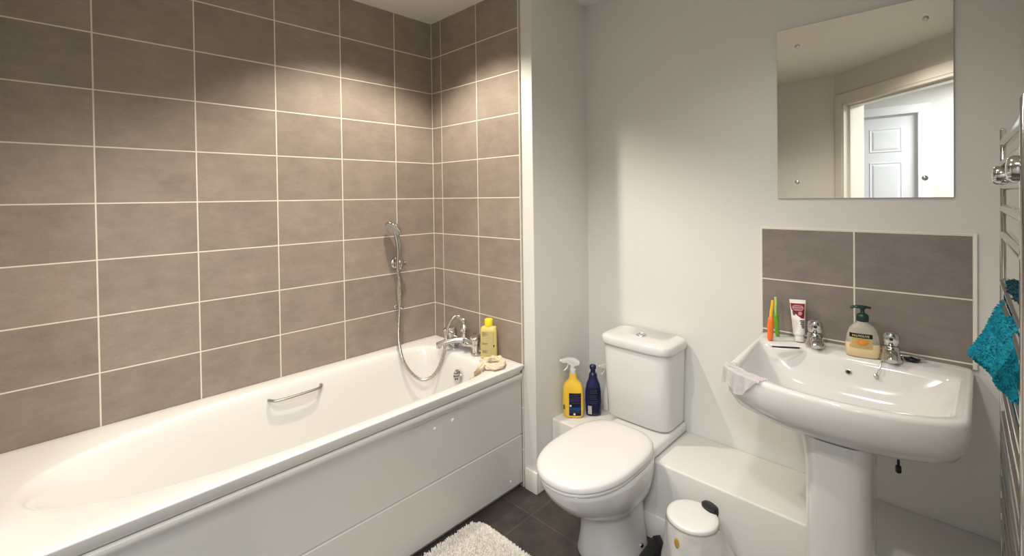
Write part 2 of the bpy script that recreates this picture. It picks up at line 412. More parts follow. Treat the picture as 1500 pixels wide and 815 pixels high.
# ------------------------------------------------------------------ bath
bath = thing('bathtub', 'long white bathtub along the brown tiled wall', 'bathtub', (.35, -.87, 0))
BX0, BX1, BY0, BY1, RZ = .0015, .7015, -1.755, -.0015, .59
K = 160
cx, cy = .335, -.80
def bath_angles():
    A = []
    for i in range(K):
        t = 2*PI*i/K; A.append(math.atan2(math.sin(t)*.84, math.cos(t)*.36))
    cs = [math.atan2(y-cy, x-cx) for x in (BX0, BX1) for y in (BY0, BY1)]
    for c in cs:
        j = min(range(K), key=lambda i: abs(math.remainder(A[i]-c, 2*PI))); A[j] = c
    return A
BA = bath_angles()
def rect_ring(o, z):
    poly = [Vector(p) for p in ((BX0+o, BY0+o), (BX1-o, BY0+o), (BX1-o, BY1-o), (BX0+o, BY1-o))]
    return castring(poly, (cx, cy), BA, z)
def tub_ring(xl, xr, yn, yf, z, nn=2.6, nf=7):
    c = Vector(((xl+xr)/2, (yn*.45+yf*.55))); poly = []
    a = (xr-xl)/2
    for i in range(240):
        t = 2*PI*i/240; co, si = math.cos(t), math.sin(t)
        n = nf if si >= 0 else nn
        b = (yf-c.y) if si >= 0 else (c.y-yn)
        poly.append(Vector((c.x+a*math.copysign(abs(co)**(2/n), co), c.y+b*math.copysign(abs(si)**(2/n), si))))
    return castring(poly, (cx, cy), BA, z)
bm = NB()
rings = [rect_ring(.030, .548), rect_ring(.0125, .548), rect_ring(.010, .550), rect_ring(.001, RZ-.007), rect_ring(0, RZ-.004), rect_ring(.0015, RZ-.001), rect_ring(.005, RZ), rect_ring(.030, RZ-.0012),
         tub_ring(.060, .654, -1.645, -.110, RZ-.003, 2.25), tub_ring(.069, .645, -1.634, -.118, RZ-.0055, 2.25), tub_ring(.077, .638, -1.621, -.125, RZ-.012, 2.25),
         tub_ring(.086, .630, -1.60, -.132, RZ-.030, 2.25), tub_ring(.098, .618, -1.56, -.143, RZ-.09, 2.3, 6.5), tub_ring(.112, .604, -1.515, -.155, .40, 2.35, 6), tub_ring(.128, .588, -1.45, -.168, .30, 2.4, 6), tub_ring(.142, .574, -1.40, -.182, .235, 2.45, 5.5),
         tub_ring(.155, .561, -1.365, -.198, .198, 2.5, 5), tub_ring(.175, .541, -1.325, -.22, .176, 2.5, 5), tub_ring(.205, .512, -1.27, -.26, .166, 2.5, 5)]
loft(bm, rings, cap0=False)
finish(bm, 'tub', 'acrylic', parent=bath, angle=50)
# overflow rosette on the tap-end slope
ov = P(671, 551, 1, -.150)
nrm = Vector((0, -1, .15))
bm = NB(); lathe(bm, [(.004, 0), (.030, 0), (.031, .004), (.027, .009), (.018, .012), (.0, .0125)], k=32, M=axisM(ov, nrm))
f = finish(bm, 'overflow_plate', 'chrome', parent=bath)
bm = NB()
for a in range(6):
    t = a*PI/3+.3; lathe(bm, [(.0045, 0), (.0045, .0015), (0, .0016)], k=10, M=axisM(ov, nrm) @ Matrix.Translation((.0145*math.cos(t), .0145*math.sin(t), .0112)))
lathe(bm, [(.004, 0), (.004, .0015), (0, .0016)], k=10, M=axisM(ov, nrm) @ Matrix.Translation((0, 0, .0120)))
finish(bm, 'overflow_hole', 'black', parent=f)
bm = NB(); a = P(661, 528, 1, -.13); tube(bm, [Vector((.33, -.130, .575)), ov+Vector((0, -.006, .03))], .0017, k=8)
# grab handle on the wall side
bm = NB(); h0 = Vector((.093, -.925, .540)); h1 = Vector((.093, -.705, .540))
off = Vector((.032, 0, -.002))
path = catmull([h0, h0+Vector((.020, .008, 0)), h0+off+Vector((0, .03, 0)), (h0+h1)/2+off+Vector((.004, 0, 0)), h1+off+Vector((0, -.03, 0)), h1+Vector((.020, -.008, 0)), h1], 8)
tube(bm, path, .0068, k=12, flat=.7)
finish(bm, 'grab_handle', 'satin', parent=bath)

# bath panel
bm = NB()
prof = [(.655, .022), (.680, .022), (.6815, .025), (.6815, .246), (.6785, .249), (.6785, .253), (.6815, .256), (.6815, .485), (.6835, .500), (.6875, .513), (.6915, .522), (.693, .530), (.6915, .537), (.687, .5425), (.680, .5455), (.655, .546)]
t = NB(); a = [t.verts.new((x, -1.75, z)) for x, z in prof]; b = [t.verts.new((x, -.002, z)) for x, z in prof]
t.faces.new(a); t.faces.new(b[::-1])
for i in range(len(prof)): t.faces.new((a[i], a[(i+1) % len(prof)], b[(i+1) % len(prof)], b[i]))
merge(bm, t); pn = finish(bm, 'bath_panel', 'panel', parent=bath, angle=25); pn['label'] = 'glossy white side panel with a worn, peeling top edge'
bm = NB(); add_box(bm, (.635, -1.75, 0), (.662, -.002, .0245)); finish(bm, 'plinth', 'seal', parent=bath)
for (x, y, r) in ((663, 616, .0085), (637, 628, .006), (748, 706, .006)):
    p = P(x, y, 0, .681); bm = NB(); lathe(bm, [(r, 0), (r, .001), (r*.8, .0025), (0, .0032)], k=20, M=axisM(p, (1, 0, 0)))
    finish(bm, 'screw_cap', 'whiteplastic', parent=pn)
# worn strip where the film of the top edge has peeled: a thin ragged flake
bm = NB(); pts = [(585, 627), (604, 620), (623, 611), (624, 613), (640, 606), (643, 602), (660, 594), (678, 590)]
pp = [P(x, y, 0, .6845) for x, y in pts]
zz = [.512]
for a, b in zip(pp, pp[1:]):
    a = Vector((.6885, a.y, zz[0])); zz = [.5125+random.uniform(-.003, .003)]; b = Vector((.6885, b.y, zz[0]))
    tube(bm, [a, b], .0012, k=6)
finish(bm, 'peeled_edge', 'seal', parent=pn)

# ------------------------------------------------------------------ bath mixer tap
tp = Vector((.335, -.062, RZ))
mx = thing('bath_mixer_tap', 'chrome bath mixer tap on the end rim of the bath', 'tap', tp)
bm = NB()
for dx in (-.09, .09): lathe(bm, [(.026, 0), (.026, .006), (.018, .010), (.017, .035), (.020, .040), (.020, .055), (.012, .062), (0, .063)], k=24, M=Matrix.Translation(tp+Vector((dx, 0, 0))))
tube(bm, [tp+Vector((x, 0, .046)) for x in (-.095, -.06, -.03, 0, .03, .06, .095)], [.019, .0205, .0235, .025, .0235, .0205, .019], k=20)
lathe(bm, [(.022, .04), (.022, .075), (.018, .082), (.018, .088), (0, .089)], k=24, M=Matrix.Translation(tp))
finish(bm, 'body', 'tapchrome', parent=mx)
bm = NB(); sp = catmull([tp+Vector((0, -.01, .058)), tp+Vector((-.03, -.045, .056)), tp+Vector((-.062, -.085, .046)), tp+Vector((-.085, -.112, .036))], 6)
tube(bm, sp, [.021-.007*i/(len(sp)-1) for i in range(len(sp))], k=16, flat=.8)
lathe(bm, [(.013, -.012), (.013, .006), (0, .007)], k=16, M=Matrix.Translation(sp[-1]+Vector((.006, .008, -.006))))
finish(bm, 'spout', 'tapchrome', parent=mx)
bm = NB(); lathe(bm, [(.012, 0), (.012, .014), (.009, .018), (0, .019)], k=16, M=axisM(tp+Vector((.035, -.02, .046)), (.25, -1, .1))); finish(bm, 'diverter_knob', 'tapchrome', parent=mx)
for sgn in (-1, 1):
    c = tp+Vector((sgn*.092, 0, .058))
    bm = NB(); t = NB()
    loft(t, [sring(0, 0, 0, .021, .021, 2, 24), sring(0, 0, .018, .023, .023, 2.4, 24), sring(0, -.008, .030, .024, .032, 3, 24), sring(0, -.014, .042, .022, .036, 3.2, 24), sring(0, -.014, .047, .016, .028, 3, 24)])
    merge(bm, t, Matrix.Translation(c) @ Matrix.Rotation(sgn*.6, 4, 'Z') @ Matrix.Rotation(.15, 4, 'X'))
    h = finish(bm, 'lever_handle', 'tapchrome', parent=mx)
    bm = NB(); lathe(bm, [(.005, 0), (.005, .001), (0, .0012)], k=12, M=Matrix.Translation(c) @ Matrix.Rotation(sgn*.6, 4, 'Z') @ axisM((0, -.045, .034), (0, -1, 0)))
    finish(bm, 'index_dot', 'black', parent=h)
bm = NB(); lathe(bm, [(.012, .086), (.012, .094), (.020, .100), (.0225, .110), (.020, .122), (.012, .130), (.009, .133), (.0085, .150), (.0105, .152), (.0105, .160), (.007, .164), (0, .165)], k=24, M=Matrix.Translation(tp))
finish(bm, 'shower_outlet', 'tapchrome', parent=mx)

# ------------------------------------------------------------------ shower handset with hose, bracket
yb = -.258
br = thing('shower_bracket', 'round chrome wall bracket holding the shower handset', 'bracket', (.0, yb, 1.03))
bm = NB(); lathe(bm, [(.029, .001), (.029, .008), (.024, .014), (.012, .017), (.012, .030), (0, .031)], k=32, M=axisM((0, yb, 1.035), (1, 0, 0))); finish(bm, 'wall_plate', 'chrome', parent=br)
bm = NB(); lathe(bm, [(.010, -.028), (.019, -.024), (.022, 0), (.0225, .016), (.019, .022), (.012, .024)], k=24, M=axisM((.048, yb, 1.035), (.12, 0, 1))); finish(bm, 'cradle', 'chrome', parent=br)
bm = NB(); lathe(bm, [(.012, 0), (.012, .012), (.008, .016), (0, .017)], k=16, M=axisM((.052, yb+.018, 1.035), (0, 1, 0))); finish(bm, 'clamp_knob', 'chrome', parent=br)
sh = thing('shower_handset', 'chrome shower handset with long hose hanging into the bath', 'shower handset', (.048, yb, 1.0))
hp = catmull([P(583.5, 396, 0, .050), P(584, 384, 0, .052), P(584.5, 370, 0, .056), P(583.5, 356, 0, .059), P(581, 345, 0, .061), P(577.5, 337, 0, .063)], 8)
bm = NB(); n = len(hp); tube(bm, hp, [.0115+.0045*math.sin(PI*min(1, i/(n*.9))) for i in range(n)], k=18); finish(bm, 'handle', 'chrome', parent=sh)
hn = Vector((.10, -.72, -.62)).normalized(); hc = P(577, 334, 0, .064)
bm = NB(); lathe(bm, [(.008, -.020), (.024, -.017), (.042, -.006), (.048, .003), (.048, .010), (.044, .013), (0, .0135)], k=36, M=axisM(hc, hn)); hd = finish(bm, 'spray_head', 'chrome', parent=sh)
bm = NB(); lathe(bm, [(.040, .0130), (.040, .0150), (0, .0155)], k=32, M=axisM(hc, hn)); finish(bm, 'spray_face', 'facegrey', parent=hd)
hz = [(583.5, 400, .050), (586, 425, .053), (585.5, 450, .056), (584, 478, .068), (584.5, 503, .090), (590, 527, .125), (601, 545, .155), (615, 555.5, .185), (629, 554.5, .215), (641, 542, .238), (649, 520, .257), (653, 498, .27), (657, 478, .285), (664, 466, .30), (672, 464, .315), (679, 471, .328)]
pts = [P(x, y, 0, d) for x, y, d in hz]
pts.append(tp+Vector((0, 0, .166)))
cp = catmull(pts, 26)
bm = NB(); tube(bm, cp, .0078, k=12, fn=lambda i, t: 1+.07*(i % 2)); finish(bm, 'hose', 'hose', parent=sh)
bm = NB(); lathe(bm, [(.009, -.02), (.009, .0), (.011, .002), (.011, .012), (.009, .014)], k=16, M=axisM(P(583.5, 399, 0, .050), (.02, 0, 1))); finish(bm, 'hose_nut', 'chrome', parent=sh)
cl = thing('hose_clip', 'small chrome hose retaining clip on the tiles below the bracket', 'clip', (0, yb, .80))
bm = NB(); lathe(bm, [(.012, .001), (.012, .006), (.006, .010), (.005, .044), (0, .045)], k=18, M=axisM((0, yb-.003, .80), (1, 0, 0))); finish(bm, 'wall_plate', 'chrome', parent=cl)
bm = NB(); tube(bm, [Vector((.056+.0118*math.cos(t), yb+.0118*math.sin(t), .80)) for t in [PI*(.35+1.9*i/20) for i in range(21)]], .0032, k=10); tube(bm, [Vector((.046, yb+.010, .80)), Vector((.048, yb+.028, .803))], .003, k=8); finish(bm, 'ring', 'chrome', parent=cl)

# ------------------------------------------------------------------ body wash bottle on the bath corner
R44 = YAW
bw = thing('body_wash_bottle', 'clear yellow body wash bottle with yellow cap on the bath corner', 'bottle', (.508, -.047, RZ), .62)
bm = NB(); loft(bm, [sring(0, 0, .0005, .036, .020, 3.5), sring(0, 0, .004, .040, .023, 3.5), sring(0, 0, .140, .040, .023, 3.5), sring(0, 0, .150, .037, .021, 3.2), sring(0, 0, .1545, .026, .018, 2.4), sring(0, 0, .157, .017, .017, 2)]); finish(bm, 'bottle_body', 'bodywash', parent=bw, local=True)
bm = NB(); lathe(bm, [(.0195, .157), (.0205, .160), (.0205, .186), (.018, .190), (0, .1905)], k=32); finish(bm, 'cap', 'capyellow', parent=bw, local=True)
def curved_label(x0, x1, z0, z1, a, b, n, off=.0006, k=14):
    """strip hugging the front (-y) of a superellipse body"""
    bm = NB(); rows = []
    for z in (z0, z1):
        r = []
        for i in range(k+1):
            x = x0+(x1-x0)*i/k; y = -b*(max(0, 1-abs(x/a)**n))**(1/n)-off; r.append(bm.verts.new((x, y, z)))
        rows.append(r)
    for i in range(k): bm.faces.new((rows[0][i], rows[0][i+1], rows[1][i+1], rows[1][i]))
    bmesh.ops.solidify(bm, geom=bm.faces[:], thickness=.0004)
    return bm
lb = finish(curved_label(-.034, .034, .012, .135, .040, .023, 3.5), 'label', 'bwlabel', parent=bw, local=True)
for z, w in ((.127, .026), (.122, .022), (.117, .028), (.112, .018), (.075, .03), (.070, .028), (.040, .03), (.035, .024), (.030, .028)):
    finish(curved_label(-.030, -.030+w, z-.0009, z+.0009, .040, .023, 3.5, off=.0011), 'text_line', 'print', parent=lb, local=True)
finish(curved_label(.026, .031, .058, .068, .040, .023, 3.5, off=.0011), 'dark_mark', 'black', parent=lb, local=True)

# washcloth on the bath rim: a twisted flannel, its tail hanging over the inner edge
wp = [P(688, 561, 1, -.185), P(692, 555, 1, -.182), P(698, 547, 1, -.165), P(704, 538.5, 2, .604), P(711, 529.5, 2, .605), P(720, 526, 2, .604), P(730, 526, 2, .603), P(736.5, 530, 2, .603), P(735, 535.5, 2, .603), P(727, 538, 2, .604), P(717, 537, 2, .606), P(709, 533, 2, .611), P(705, 528.5, 2, .605)]
bm = NB(); c = catmull(wp, 9); n = len(c)
tube(bm, c, [.009+.005*math.sin(PI*min(1, max(0, i/(n-1))))**.5+.002*math.sin(i*.7) for i in range(n)], k=30, flat=.85,
     fn=lambda i, t: 1+.20*math.sin(3*t+i*.20)+.14*math.sin(7*t-i*.30)+.08*noise.noise(Vector((i*.2, math.cos(t)*2, math.sin(t)*2))))
for v in bm.verts:
    if v.co.y > -.118 or v.co.x > .66: v.co.z = max(v.co.z, RZ+.0005)
tag(finish(bm, 'washcloth', 'cloth_beige', angle=80), 'crumpled beige washcloth on the bath corner by the taps', 'cloth')

# ------------------------------------------------------------------ toilet
TX = 1.137; LX = 1.197
toi = thing('toilet', 'white close-coupled toilet with closed lid', 'toilet', (TX, .05, 0))
bm = NB()
def pr_(z, yf, yb_, a, n=2.6, nf=2.2, cx=LX): return sring(cx, (yf+yb_)/2, z, a, (yb_-yf)/2, n, 64, nf)
loft(bm, [pr_(.0005, -.165, .10, .112, 4, 2.6, 1.19), pr_(.012, -.168, .10, .114, 4, 2.6, 1.19), pr_(.03, -.165, .10, .109, 4, 2.6, 1.19), pr_(.10, -.160, .10, .100, 3.6, 2.5, 1.19), pr_(.17, -.165, .10, .100, 3.2, 2.4, 1.19), pr_(.205, -.195, .105, .112, 3, 2.3, 1.19),
          pr_(.245, -.265, .11, .134, 3), pr_(.285, -.325, .11, .150, 3), pr_(.33, -.365, .11, .162, 3), pr_(.37, -.388, .11, .166, 3), pr_(.384, -.390, .11, .166, 3), pr_(.388, -.385, .107, .162, 3)])
finish(bm, 'pan', 'ceramic', parent=toi, angle=60)
bm = NB(); add_box(bm, (TX-.10, .03, .313), (TX+.160, .43, .360), .016, 3); add_box(bm, (TX-.09, .02, .24), (TX+.150, .119, .345), .03, 4); finish(bm, 'pan_shelf', 'ceramic', parent=toi, angle=60)
def lidr(z, g=0): return sring(LX, -.150, z-.0145, .168-g, .251-g, 3.1, 72, 2.25)
bm = NB(); loft(bm, [lidr(.405, .010), lidr(.407, .004), lidr(.409, .003), lidr(.416, .003), lidr(.418, .006)]); finish(bm, 'seat', 'seat', parent=toi, angle=60)
bm = NB(); loft(bm, [lidr(.4195, .004), lidr(.421, .0005), lidr(.424, 0), lidr(.436, .0005), lidr(.443, .006), lidr(.447, .018), lidr(.4495, .045), lidr(.451, .09)]); finish(bm, 'lid', 'seat', parent=toi, angle=70)
for dx in (-.075, .075):
    bm = NB(); tube(bm, [Vector((LX+dx-.02, .085, .398)), Vector((LX+dx+.02, .085, .398))], .010, k=16); finish(bm, 'hinge', 'chrome', parent=toi)
bm = NB()
def cis(z, a, yf, n=4.5): return sring(TX, (yf+.425)/2, z, a, (.425-yf)/2, 9, 72, n)
loft(bm, [cis(.3605, .135, .262), cis(.364, .150, .245), cis(.374, .156, .238), cis(.50, .160, .233), cis(.690, .165, .226), cis(.697, .164, .228)])
ci = finish(bm, 'cistern', 'ceramic', parent=toi, angle=60)
bm = NB(); loft(bm, [cis(.6975, .166, .224), cis(.700, .172, .217), cis(.705, .174, .215), cis(.728, .174, .215), cis(.736, .170, .220), cis(.740, .158, .232), cis(.742, .13, .26)])
ld = finish(bm, 'cistern_lid', 'ceramic', parent=ci, angle=60)
fb = Vector((TX-.005, .325, .742))
bm = NB(); lathe(bm, [(.022, -.002), (.022, .001), (.0205, .003), (.0195, .0015), (0, .0015)], k=32, M=Matrix.Translation(fb)); add_box(bm, fb+Vector((-.0007, -.019, .001)), fb+Vector((.0007, .019, .003))); finish(bm, 'flush_button', 'steel', parent=ci)
p = Vector((1.19+.108, .01, .035))
bm = NB(); lathe(bm, [(.009, -.006), (.009, .004), (.006, .007), (0, .008)], k=16, M=axisM(p, (1, -.1, 0))); finish(bm, 'fixing_bolt', 'chrome', parent=toi)

# ------------------------------------------------------------------ cleaning bottles on the ledge
def spray_head(name_mat, root, z, s=1.0):
    bm = NB()
    lathe(bm, [(.0135*s, z), (.015*s, z+.003), (.015*s, z+.022), (.012*s, z+.024)], k=24)
    t = NB(); sect = [(-.004, .024, .010, .011), (.000, .040, .012, .012), (.002, .052, .017, .0125)]
    loft(t, [sring(x*s, 0, z+h*s, a*s, b*s, 2.6, 20) for x, h, a, b in sect]); merge(bm, t)
    poly = roundpoly([(-.052, .058), (-.052, .074), (-.020, .082), (.012, .080), (.034, .066), (.032, .052), (.012, .046), (-.016, .050), (-.030, .060)], .006, 4)
    prism(bm, [(x*s, z+h*s-.006*s) for x, h in poly], -.0125*s, .0125*s, .002)
    h = finish(bm, 'spray_head', name_mat, parent=root, local=True)
    bm = NB(); tube(bm, catmull([Vector((-.022*s, 0, z+.050*s)), Vector((-.024*s, 0, z+.036*s)), Vector((-.032*s, 0, z+.022*s)), Vector((-.042*s, 0, z+.014*s))], 5), .0045*s, k=10, flat=1.3, side=(0, 1, 0)); finish(bm, 'trigger', name_mat, parent=h, local=True)
    bm = NB(); lathe(bm, [(.008*s, 0), (.0085*s, .012*s), (.006*s, .013*s), (0, .013*s)], k=14, M=axisM((-.050*s, 0, z+.060*s), (-1, 0, .05))); finish(bm, 'nozzle', name_mat, parent=h, local=True)
b0 = P(840, 609, 2, .312)
yb_ = thing('spray_bottle', 'yellow spray bottle with navy label and white trigger on the ledge by the pier', 'spray bottle', (b0.x, b0.y, .312), R44-.12)
bm = NB(); loft(bm, [sring(0, 0, .0005, .042, .026, 3), sring(0, 0, .006, .048, .031, 3), sring(0, 0, .05, .051, .032, 3), sring(0, 0, .105, .050, .031, 3), sring(0, 0, .140, .047, .029, 3), sring(0, 0, .158, .041, .026, 2.7), sring(0, 0, .172, .028, .021, 2.3), sring(0, 0, .182, .020, .018, 2), sring(0, 0, .208, .0165, .0165, 2)]); finish(bm, 'bottle_body', 'yellow', parent=yb_, local=True, angle=60)
lb = finish(curved_label(-.020, .037, .014, .122, .0503, .0318, 3, off=.0012), 'label', 'label_navy', parent=yb_, local=True)
for z, h in ((.044, .0045), (.052, .0025)): finish(curved_label(-.018, .035, z-h, z+h, .0503, .0318, 3, off=.002), 'label_stripe', 'label_blue', parent=lb, local=True)
for z, w, xx in ((.114, .05, -.017), (.107, .04, -.017), (.100, .05, -.017), (.094, .044, -.017), (.088, .048, -.017), (.082, .04, -.017), (.074, .046, -.010), (.036, .044, -.017), (.030, .05, -.017)): finish(curved_label(xx, xx+w, z-.0007, z+.0007, .0503, .0318, 3, off=.002), 'text_line', 'label_grey', parent=lb, local=True)
bm = NB(); lathe(bm, [(.005, 0), (.005, .0006), (0, .0007)], k=16, M=axisM((-.013, -.0336, .062), (0, -1, 0))); finish(bm, 'label_symbol', 'label_white', parent=lb, local=True); bm = NB(); lathe(bm, [(.005, 0), (.005, .0006), (0, .0007)], k=16, M=axisM((.005, -.0338, .022), (0, -1, 0))); finish(bm, 'label_symbol', 'label_white', parent=lb, local=True)
finish(curved_label(-.048, -.040, .040, .062, .0503, .0318, 3, off=.0012), 'side_label', 'label_grey', parent=yb_, local=True)
spray_head('whiteplastic', yb_, .206)
b1 = P(865, 607, 2, .312); b1 = Vector((b1.x+.01, min(b1.y, .36)+.01, .312))
nb = thing('cleaner_bottle', 'navy blue squeeze bottle between yellow and white spray bottles on the ledge', 'bottle', (b1.x, b1.y, .312), R44)
bm = NB(); loft(bm, [sring(0, 0, .0005, .032, .022, 2.8), sring(0, 0, .005, .036, .025, 2.8), sring(0, 0, .07, .039, .027, 2.6), sring(0, 0, .115, .038, .026, 2.5), sring(0, 0, .150, .032, .024, 2.3), sring(0, 0, .172, .023, .020, 2), sring(0, 0, .185, .020, .018, 2), sring(0, 0, .196, .0195, .018, 2)]); finish(bm, 'bottle_body', 'navy', parent=nb, local=True, angle=60)
bm = NB(); lathe(bm, [(.0195, .196), (.018, .200), (.0125, .206), (.0115, .222), (.016, .225), (.0165, .238), (.012, .243), (0, .244)], k=24); finish(bm, 'cap', 'navy', parent=nb, local=True)
lb = finish(curved_label(-.028, .026, .016, .135, .0382, .0265, 2.6, off=.0008), 'label', 'label_navy', parent=nb, local=True)
finish(curved_label(-.030, -.012, .012, .052, .0382, .0265, 2.6, off=.0016), 'white_panel', 'label_white', parent=lb, local=True)
for z in (.128, .121, .114, .100, .092, .084, .072, .064): finish(curved_label(-.020, .010+.012*random.random(), z-.0007, z+.0007, .0382, .0265, 2.6, off=.0016), 'text_line', 'label_grey', parent=lb, local=True)
b2 = Vector((.915, .388, .312))
wb = thing('spray_bottle', 'white spray bottle half hidden behind the toilet cistern', 'spray bottle', b2, R44)
bm = NB(); loft(bm, [sring(0, 0, .0005, .030, .024, 2.6), sring(0, 0, .006, .034, .027, 2.6), sring(0, 0, .05, .034, .027, 2.6), sring(0, 0, .085, .029, .024, 2.4), sring(0, 0, .12, .016, .016, 2), sring(0, 0, .165, .013, .013, 2)]); finish(bm, 'bottle_body', 'whiteplastic', parent=wb, local=True, angle=60)
spray_head('whiteplastic', wb, .163, .85)

# ------------------------------------------------------------------ basin
BC = Vector((1.908, .17))
ba = thing('pedestal_basin', 'white ceramic pedestal basin below the splashback', 'basin', (BC.x, .25, 0))
BZ = .83
def basin_poly(inset=0, back=.429, front=0):
    L0 = 1.612+inset; R0 = 2.210-inset; L1 = 1.636+inset; R1 = 2.200-inset; yc = -.050+inset; yf = -.142+inset+front
    pts = [(L0, back), (L1, yc)]
    n = 14
    for i in range(1, n):
        t = i/n; pts.append((L1+(R1-L1)*t, yc+(yf-yc)*(1-(2*t-1)**2)**.75))
    pts += [(R1, yc), (R0, back)]
    rad = [.012, .05]+[.02]*(n-1)+[.05, .012]
    return roundpoly(pts, rad, 6)
AN = [math.atan2(math.sin(2*PI*i/140)*.30, math.cos(2*PI*i/140)*.32) for i in range(140)]
for tx, ty in ((1.612, .429), (2.21, .429)):
    c = math.atan2(ty-BC.y, tx-BC.x); j = min(range(140), key=lambda i: abs(math.remainder(AN[i]-c, 2*PI))); AN[j] = c
def br_(z, inset=0, back=.429, sc=1, pc=(1.908, .26), front=0):
    r = castring(basin_poly(inset, back, front), BC, AN, z)
    return [Vector((pc[0]+(p.x-pc[0])*sc, min(p.y, .429) if sc == 1 else pc[1]+(p.y-pc[1])*sc, z)) for p in r]
def bowl(z, xl, xr, yf, yb2, n=5):
    poly = []; c = Vector(((xl+xr)/2, (yf+yb2)/2+.03)); a = (xr-xl)/2
    for i in range(160):
        t = 2*PI*i/160; co, si = math.cos(t), math.sin(t); b = (yb2-c.y) if si > 0 else (c.y-yf); e = n if si > 0 else 3.2
        poly.append(Vector((c.x+a*math.copysign(abs(co)**(2/e), co), c.y+b*math.copysign(abs(si)**(2/e), si))))
    return castring(poly, BC, AN, z)
bm = NB()
loft(bm, [br_(.668, .02, .42, .42), br_(.672, .02, .42, .62), br_(.690, .012, .425, .85), br_(.715, .008, .427, .945), br_(.750, .003, .428, .988), br_(.790, 0), br_(.818, 0), br_(.826, .002), br_(.830, .008), br_(.8305, .016),
          br_(.829, .026, .300), br_(.824, .031, .293), br_(.812, .035, .287), bowl(.77, 1.668, 2.150, -.090, .272), bowl(.73, 1.700, 2.118, -.060, .250), bowl(.70, 1.745, 2.072, -.015, .215, 4), bowl(.688, 1.80, 2.016, .04, .17, 3)])
finish(bm, 'bowl', 'ceramic', parent=ba, angle=50)
bm = NB()
def pd(z, a, yf): return sring(1.930, (yf+.104)/2, z, a, (.104-yf)/2, 6, 56, 2.9)
loft(bm, [pd(.0005, .105, -.085), pd(.02, .103, -.083), pd(.06, .086, -.073), pd(.30, .080, -.062), pd(.58, .080, -.062), pd(.64, .084, -.068), pd(.69, .09, -.075)])
finish(bm, 'pedestal', 'ceramic', parent=ba, angle=60)
p = P(1243, 545, 1, .277); bm = NB(); lathe(bm, [(.009, -.004), (.009, .002), (.006, .003), (.0055, .001), (0, .001)], k=20, M=axisM((p.x, .2765, p.z), (0, -1, .15))); f = finish(bm, 'overflow_ring', 'steel', parent=ba)
bm = NB(); lathe(bm, [(.0052, .0012), (.0052, .0020), (0, .0021)], k=16, M=axisM((p.x, .2765, p.z), (0, -1, .15))); finish(bm, 'overflow_hole', 'black', parent=f)
p = P(1283, 550, 1, .28); bm = NB(); lathe(bm, [(.006, -.004), (.006, .008), (.003, .011), (0, .0115)], k=14, M=axisM((p.x, .2765, p.z), (0, -1, .1))); ch = finish(bm, 'chain_stay', 'steel', parent=ba)
bm = NB(); tube(bm, catmull([Vector((p.x, .273, p.z)), Vector((p.x+.008, .276, p.z+.02)), Vector((p.x+.012, .290, .834)), Vector((p.x+.014, .312, .8335))], 8), .0015, k=8, fn=lambda i, t: 1+.5*(i % 2)); finish(bm, 'plug_chain', 'steel', parent=ch)
p = P(1316, 688, 1, .33); bm = NB(); tube(bm, [Vector((p.x, .33, .72)), Vector((p.x, .33, p.z+.01))], .004, k=10); lathe(bm, [(.004, .0), (.008, .004), (.008, .022), (.004, .026), (0, .027)], k=14, M=Matrix.Translation((p.x, .33, p.z-.012))); finish(bm, 'fixing_toggle', 'black', parent=ba)

def pillar_tap(x, y, label, rz):
    r = thing('basin_tap', label, 'tap', (x, y, .8305), rz, 'basin pillar taps'); r.scale = (1.14, 1.14, 1.14)
    bm = NB(); lathe(bm, [(.025, 0), (.026, .003), (.025, .012), (.0215, .022), (.0205, .032), (.0205, .040), (.017, .046), (0, .047)], k=28)
    sp = catmull([Vector((0, -.004, .024)), Vector((0, -.022, .027)), Vector((0, -.038, .023)), Vector((0, -.049, .014))], 6); tube(bm, sp, [.016-.004*i/(len(sp)-1) for i in range(len(sp))], k=16, flat=.85)
    finish(bm, 'tap_body', 'chrome', parent=r, local=True)
    bm = NB(); loft(bm, [sring(0, 0, .0465, .015, .015, 2.2, 32), sring(0, 0, .050, .0185, .018, 2.3, 32), sring(0, -.002, .064, .020, .020, 2.5, 32), sring(0, -.004, .076, .0195, .020, 2.6, 32), sring(0, -.004, .083, .0165, .0175, 2.4, 32), sring(0, -.004, .0865, .010, .010, 2.2, 32)]); h = finish(bm, 'tap_handle', 'chrome', parent=r, local=True)
    bm = NB(); lathe(bm, [(.0042, 0), (.0042, .001), (0, .0012)], k=16, M=axisM((0, -.0232, .069), (0, -1, 0))); finish(bm, 'index_dot', 'black', parent=h, local=True)
    return r
a = P(1187, 516, 2, .8305); b = P(1303, 538, 2, .8305)
pillar_tap(a.x, .340, 'chrome basin tap beside the toothpaste tube', .25)
pillar_tap(b.x-.002, .338, 'chrome basin tap to the right of the soap bottle', .12)

# plug lying beside the right hand tap
p = P(1334, 536, 2, .8305); pl = thing('basin_plug', 'dark plug with chrome pull lying behind the right basin tap', 'plug', (p.x, .385, .8305), .1)
bm = NB(); lathe(bm, [(.015, .0005), (.019, .004), (.021, .009), (.018, .012), (0, .0125)], k=24); finish(bm, 'stopper', 'black', parent=pl, local=True)
bm = NB(); tube(bm, [Vector((.012+.016*math.cos(t), .010*math.sin(t), .016)) for t in [2*PI*i/24 for i in range(25)]], .0028, k=8); tube(bm, [Vector((-.03, 0, .013)), Vector((0, 0, .0155)), Vector((.03, .004, .013))], .005, k=10); finish(bm, 'pull', 'chrome', parent=pl, local=True)

